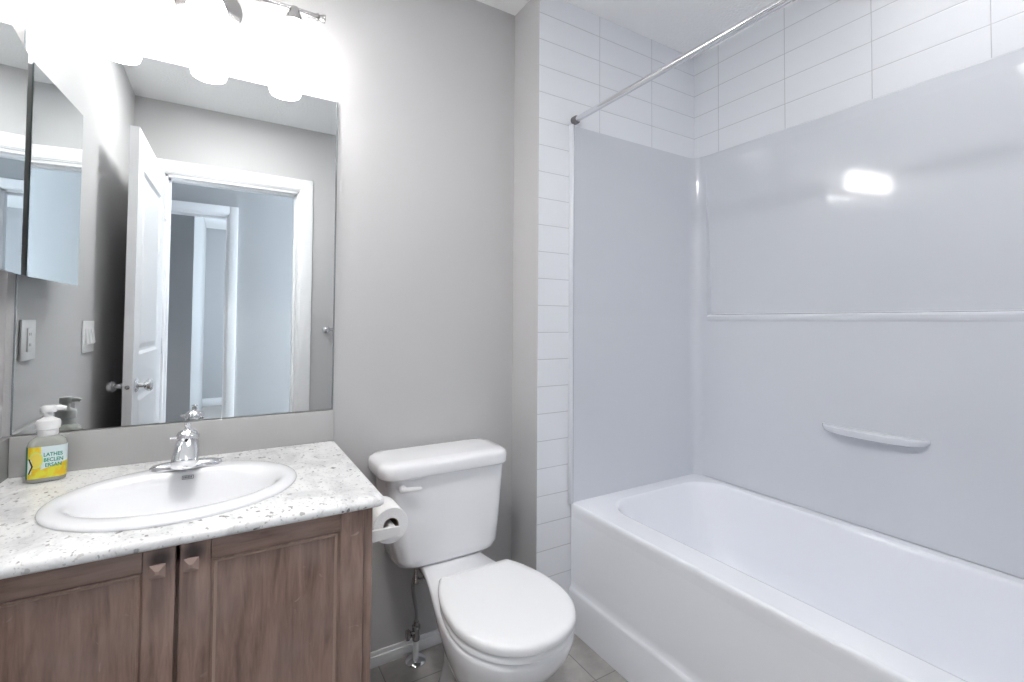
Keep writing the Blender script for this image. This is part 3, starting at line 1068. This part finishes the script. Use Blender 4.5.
# ------------------------------------------------------------------ water supply valve
VX, VY = .600, 1.640
sv = thing('supply_valve', 'chrome shutoff valve with braided hose rising from the floor beside the toilet', 'valve', (VX, VY, 0))
bm = bmesh.new()
lathe(bm, [(.010, .0), (.036, .0), (.036, .004), (.030, .009), (.016, .013), (.010, .013)], (VX, VY, .0005), 'Z', 36, cap=False)
obj('escutcheon', bm, M_CHROME, sv)
bm = bmesh.new()
tube(bm, [(VX, VY, .0), (VX, VY, .085)], .0095, 18)
obj('stub_pipe', bm, M_PLAST, sv)['label'] = 'white plastic stub pipe'
bm = bmesh.new()
lathe(bm, [(.0, .075), (.013, .075), (.014, .088), (.0125, .092), (.0125, .112), (.015, .114), (.015, .124), (.010, .128), (.009, .140), (.0, .140)], (VX, VY, 0), 'Z', 20)
tube(bm, [(VX, VY, .104), (VX - .022, VY - .006, .104)], .008, 14)
obj('valve_body', bm, M_STEEL, sv)
bm = bmesh.new()
rs = []
for t, k in ((0, .8), (.003, 1), (.012, 1), (.015, .8)):
    ring = []
    for i in range(28):
        a = 2 * PI * i / 28
        rad = k * (1 + .06 * math.cos(7 * a))
        ring.append((VX - .024 - t, VY - .006 + .012 * rad * math.cos(a), .104 + .018 * rad * math.sin(a)))
    rs.append(ring)
loft(bm, rs)
obj('valve_handle', bm, M_STEEL, sv)
bm = bmesh.new()
tube(bm, smooth_path([(VX, VY, .138), (VX + .001, VY - .003, .17), (VX - .012, VY - .012, .23), (VX - .024, VY - .03, .285), (VX - .022, VY - .045, .33), (VX - .02, VY - .05, .355)]), .0072, 12)
obj('braided_hose', bm, M_BRAID, sv)
bm = bmesh.new()
lathe(bm, [(.0, .300), (.011, .300), (.012, .305), (.012, .318), (.009, .322), (.0075, .330), (.0075, .398), (.0, .398)], (VX - .021, VY - .048, 0), 'Z', 18)
tube(bm, [(VX - .021, VY - .048, .31), (VX + .004, VY - .052, .309)], .006, 10)
obj('coupling_nut', bm, M_STEEL, sv)

# ------------------------------------------------------------------ toilet paper
PX, PY, PZ = .395, 1.335, .647
hol = thing('paper_holder', 'white toilet paper holder fixed to the right side of the vanity', 'paper holder', (.30, PY, .63))
for s in (-1, 1):
    bm = bmesh.new()
    yy = PY + s * .068
    # arm: wall foot swelling out, then a flat arm ending around the roller
    def asec(x, hy, z0, z1):
        return [(x, yy - hy, z0), (x, yy + hy, z0), (x, yy + hy, z1), (x, yy - hy, z1)]
    loft(bm, [asec(.2992, .016, .580, .672), asec(.304, .015, .583, .669), asec(.312, .008, .606, .656), asec(.330, .0055, .622, .652), asec(.396, .005, .626, .650), asec(.413, .005, .628, .648)])
    obj('bracket', bm, M_PLAST, hol, smooth=False)
bm = bmesh.new()
tube(bm, [(PX, PY - .066, PZ - .008), (PX, PY + .066, PZ - .008)], .0125, 20)
obj('roller', bm, M_PLAST, hol)
rol = thing('toilet_paper_roll', 'partly used white toilet paper roll on the holder by the vanity', 'toilet paper', (PX, PY, PZ - .05))
bm = bmesh.new()
lathe(bm, [(.0212, -.051), (.0470, -.051), (.0475, -.050), (.0475, .050), (.0470, .051), (.0212, .051), (.0212, -.051)], (PX, PY, PZ), 'Y', 48, cap=False)
bmesh.ops.remove_doubles(bm, verts=bm.verts, dist=1e-6)
obj('paper', bm, M_PAPER, rol)
bm = bmesh.new()
lathe(bm, [(.0211, -.0512), (.0211, .0512), (.0203, .0512), (.0203, -.0512), (.0211, -.0512)], (PX, PY, PZ), 'Y', 36, cap=False)
bmesh.ops.remove_doubles(bm, verts=bm.verts, dist=1e-6)
obj('core', bm, M_CARD, rol)

# ------------------------------------------------------------------ bathtub
tub = thing('bathtub', 'long white alcove bathtub with a stepped front apron', 'bathtub', (1.55, .75, 0))
ty0, ty1, tx0, tx1 = -.018, Y1 - .004, XT, XR - .004
bm = bmesh.new()
def tr_(x0, x1, y0, y1, r, z):
    return rr(x0, x1, y0, y1, r, z, 12, 14)
rings = [tr_(tx0 + .003, tx1, ty0, ty1, .004, ZR - .05), tr_(tx0 + .0012, tx1, ty0, ty1, .004, ZR - .020), tr_(tx0 + .0012, tx1, ty0, ty1, .004, ZR - .010), tr_(tx0 + .003, tx1, ty0, ty1, .005, ZR - .004), tr_(tx0 + .007, tx1, ty0, ty1, .006, ZR + .0006), tr_(tx0 + .012, tx1 - .002, ty0 + .002, ty1 - .002, .01, ZR), tr_(tx0 + .018, tx1 - .004, ty0 + .004, ty1 - .004, .012, ZR)]
ix0, ix1, iy0, iy1 = 1.283, 1.896, .085, 1.436
for ins, z, endk in ((-.006, ZR, 0), (0, ZR - .0003, 0), (.004, ZR - .002, 0), (.008, ZR - .007, .2), (.011, ZR - .016, .5), (.014, ZR - .03, .9), (.030, ZR - .11, 3.2), (.050, ZR - .23, 6.5), (.070, ZR - .30, 9.5), (.100, ZR - .335, 13), (.15, ZR - .350, 17), (.2, ZR - .353, 20)):
    e = .010 * endk
    rings.append(tr_(ix0 + ins, ix1 - ins, iy0 + ins * .8, iy1 - ins * .6 - e, .13 if z > ZR - .3 else .11, z))
loft(bm, rings, cap0=False, cap1=True)
obj('basin', bm, M_TUB, tub, angle=1.0)
bm = bmesh.new()
# apron: one profile swept along the tub's length
prof = [(.003, ZR - .02), (.004, .19), (.0035, .168), (-.001, .162), (-.005, .156), (-.006, .150), (-.005, .012), (-.003, .0), (.03, .0), (.03, ZR - .02)]
loft(bm, [[(tx0 + a, ty0, z) for a, z in prof], [(tx0 + a, ty1, z) for a, z in prof]])
obj('apron', bm, M_TUB, tub, angle=.7)
bm = bmesh.new()
lathe(bm, [(.0, .004), (.03, .004), (.036, .0), (.036, -.004)], (1.58, .30, ZR - .350), 'Z', 30)
obj('drain', bm, M_CHROME, tub)

# ------------------------------------------------------------------ tub surround
sur = thing('tub_surround', 'glossy white tub surround panels above the bathtub, with moulded soap shelf', 'tub surround', (1.55, .75, ZR))
SF = XR + .0           # face of the long panel
# end panel, with rolled flange at its outer edge
bm = bmesh.new()
ex0 = 1.172
prof = [(ex0, Y1 - .0005), (ex0, Y1 - .012), (ex0 + .004, Y1 - .019), (ex0 + .010, Y1 - .020), (ex0 + .015, Y1 - .016), (ex0 + .018, Y1 - .010), (ex0 + .025, Y1 - .008)]
# then along the panel and around the coved corner, handing over to the long panel
RC = .045
cy = Y1 - .008 - RC
cxx = SF - RC
for i in range(0, 11):
    a = PI / 2 - PI / 2 * i / 10
    prof.append((cxx + RC * math.cos(a), cy + RC * math.sin(a)))
prof += [(SF, cy - .012)]
def back_pts(pr):
    return pr
ZL = 1.2335
for z in ():
    pass
ring = lambda z: [(x, y, z) for x, y in prof] + [(SF + .02, cy - .012, z), (SF + .02, Y1 - .0005, z)]
up = lambda z: [(x, y + .002 if (y < Y1 - .003 and x > ex0 + .02 and x < SF - .001) else y, z) for x, y, _ in ring(z)]
loft(bm, [ring(ZR + .0006), ring(1.226), up(1.2335), up(ZS - .004), [(x + (.0 if x > 1.9 else .0), y + .002 if y < Y1 - .003 else y, ZS) for x, y, _ in ring(0)]])
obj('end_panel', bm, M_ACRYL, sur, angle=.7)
# long panel: lower field, shelf line, upper field leaning in towards the top
ya, yb = .02, cy - .012
yu = 1.435
DEP = .032
bm = bmesh.new()
def quad(*p):
    return bm.faces.new([bm.verts.new(q) for q in p])
for i_ in range(12):
    q0, q1 = ya + (yb - ya) * i_ / 12, ya + (yb - ya) * (i_ + 1) / 12
    quad((SF, q0, ZR + .0006), (SF, q1, ZR + .0006), (SF, q1, ZL), (SF, q0, ZL))
zt = ZS - .05
# shelf (rounded nose) and recessed upper field
nose = [(SF, ZL - .020), (SF - .0025, ZL - .016), (SF - .004, ZL - .008), (SF - .0035, ZL + .001), (SF, ZL + .007), (SF + .006, ZL + .010), (SF + DEP - .004, ZL + .013), (SF + DEP - .001, ZL + .014), (SF + DEP, ZL + .016)]
yl, yh = ya + .06, yu
for (xa, za), (xb, zb) in zip(nose, nose[1:]):
    quad((xa, yl, za), (xa, yh, za), (xb, yh, zb), (xb, yl, zb))
def xin(z):
    return SF + DEP * max(0, (zt - z) / (zt - ZL)) ** 1.0
K = 24
zz = [ZL + .016 + (zt - ZL - .016) * i / K for i in range(K + 1)]
for z0_, z1_ in zip(zz, zz[1:]):
    quad((xin(z0_), yl, z0_), (xin(z0_), yh, z0_), (xin(z1_), yh, z1_), (xin(z1_), yl, z1_))
    for yy, s in ((yh, 1), (yl, -1)):
        quad((SF, yy + s * .004, z0_), (xin(z0_), yy, z0_), (xin(z1_), yy, z1_), (SF, yy + s * .004, z1_))
for yy, s in ((yh, 1), (yl, -1)):
    quad((SF, yy + s * .004, ZL), (SF + DEP, yy, ZL + .016), (SF, yy + s * .004, ZL + .016))
    bm.faces.new([bm.verts.new(q) for q in ((SF, yy, ZL), (SF, yy + s * .004, ZL), (SF + DEP, yy, ZL + .016))])
for y0_, y1_ in ((ya, yl - .004), (yh + .004, yb)):
    quad((SF, y0_, ZL), (SF, y1_, ZL), (SF, y1_, zt), (SF, y0_, zt))
quad((SF, ya, zt), (SF, yb, zt), (SF, yb, ZS - .006), (SF, ya, ZS - .006))
quad((SF, ya, ZS - .006), (SF, yb, ZS - .006), (SF + .003, yb, ZS - .001), (SF + .003, ya, ZS - .001))
quad((SF + .003, ya, ZS - .001), (SF + .003, yb, ZS - .001), (SF + .008, yb, ZS), (SF + .008, ya, ZS))
bmesh.ops.remove_doubles(bm, verts=bm.verts, dist=1e-5)
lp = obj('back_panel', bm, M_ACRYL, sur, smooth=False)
if max(lp.data.polygons, key=lambda f: f.area).normal.x > 0:
    lp.data.flip_normals()
# near end panel
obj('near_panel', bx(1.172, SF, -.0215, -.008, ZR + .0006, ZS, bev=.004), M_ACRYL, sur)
# crescent soap shelf on the long panel
bm = bmesh.new()
sy0, sy1 = .617, .937
K = 28
ringsS = []
for i in range(K + 1):
    t = i / K
    y = sy0 + (sy1 - sy0) * t
    w = max(0.0, 1 - abs(2 * t - 1) ** 3.2) ** .6
    dep = .004 + .042 * w
    hgt = .010 + .017 * w ** .7
    z = .832 - .002 * w
    ringsS.append([(SF + .004, y, z + .002), (SF - .004, y, z + .001), (SF - dep + .006, y, z), (SF - dep + .0015, y, z - .0015), (SF - dep, y, z - .005), (SF - dep + .002, y, z - hgt + .003), (SF - dep * .8, y, z - hgt), (SF + .004, y, z - hgt - .004)])
loft(bm, ringsS)
obj('soap_shelf', bm, M_ACRYL, sur, angle=.9)['label'] = 'crescent soap shelf'

# ------------------------------------------------------------------ shower rod
RX, RZ = 1.196, 2.022
rod = thing('shower_rod', 'chrome straight shower curtain rod spanning the tub alcove', 'curtain rod', (RX, Y1, RZ))
bm = bmesh.new()
tube(bm, [(RX, .62, RZ), (RX, Y1 - .02, RZ)], .0115, 24)
obj('inner_tube', bm, M_CHROME, rod)
bm = bmesh.new()
tube(bm, [(RX, .0, RZ), (RX, .64, RZ)], .0135, 24)
obj('outer_tube', bm, M_CHROME, rod)
for y, s in ((Y1 - .0005, -1), (-.0215, 1)):
    bm = bmesh.new()
    lathe(bm, [(.0, 0), (.0165, 0), (.017, .004), (.0165, .020), (.0135, .024), (.0, .024)], (RX, 0, RZ), 'Y', 24)
    for v in bm.verts:
        v.co.y = y + s * v.co.y
    obj('end_cap', bm, simple('grey_rubber', (.16, .16, .165), .5), rod)['label'] = 'grey rubber end cap'

# ------------------------------------------------------------------ switch plates on the left wall
def plate(name, label, y0, y1, z0, z1, slots, cat):
    t = thing(name, label, cat, (XL, (y0 + y1) / 2, z0))
    obj('cover_plate', bx(XL + .0002, XL + .0065, y0, y1, z0, z1, bev=.003), M_PLAST, t)
    return t


p1 = plate('outlet_plate', 'white outlet plate on the left wall just above the counter, nearest the mirror', 1.481, 1.593, 1.085, 1.199, 1, 'outlet')
obj('receptacle', bx(XL + .006, XL + .009, 1.520, 1.554, 1.109, 1.175, bev=.001), M_PLAST, p1)
for z in (1.128, 1.158):
    bm = bmesh.new()
    for y in (1.5315, 1.5425):
        box(bm, XL + .0088, XL + .0093, y - .001, y + .001, z - .004, z + .004)
    obj('slot', bm, M_DARK, p1)
p2 = plate('switch_plate', 'white light switch plate on the left wall near the open door, second from the mirror', 0.770, .942, 1.069, 1.195, 3, 'light switch')
for y in (.803, .856, .909):
    bm = bmesh.new()
    loft(bm, [[(XL + .006, y - .017, 1.099), (XL + .006, y + .017, 1.099), (XL + .006, y + .017, 1.165), (XL + .006, y - .017, 1.165)],
              [(XL + .016, y - .0155, 1.106), (XL + .016, y + .0155, 1.106), (XL + .0085, y + .0155, 1.165), (XL + .0085, y - .0155, 1.165)]])
    obj('rocker', bm, M_PLAST, p2, smooth=False)

# ------------------------------------------------------------------ towel bar on the door wall (its near post shows in the mirror)
tb = thing('towel_bar', 'chrome towel bar on the door wall, its post seen at the mirror edge', 'towel bar', (.80, YD, 1.14))
for x in (.592, 1.0):
    bm = bmesh.new()
    lathe(bm, [(.0, 0), (.024, 0), (.025, .004), (.020, .010), (.011, .016), (.010, .055), (.014, .060), (.014, .076), (.0, .080)], (x, YD, 1.142), 'Y', 24)
    obj('post', bm, M_CHROME, tb)
bm = bmesh.new()
tube(bm, [(.592, YD + .068, 1.142), (1.0, YD + .068, 1.142)], .008, 16)
obj('rail', bm, M_CHROME, tb)
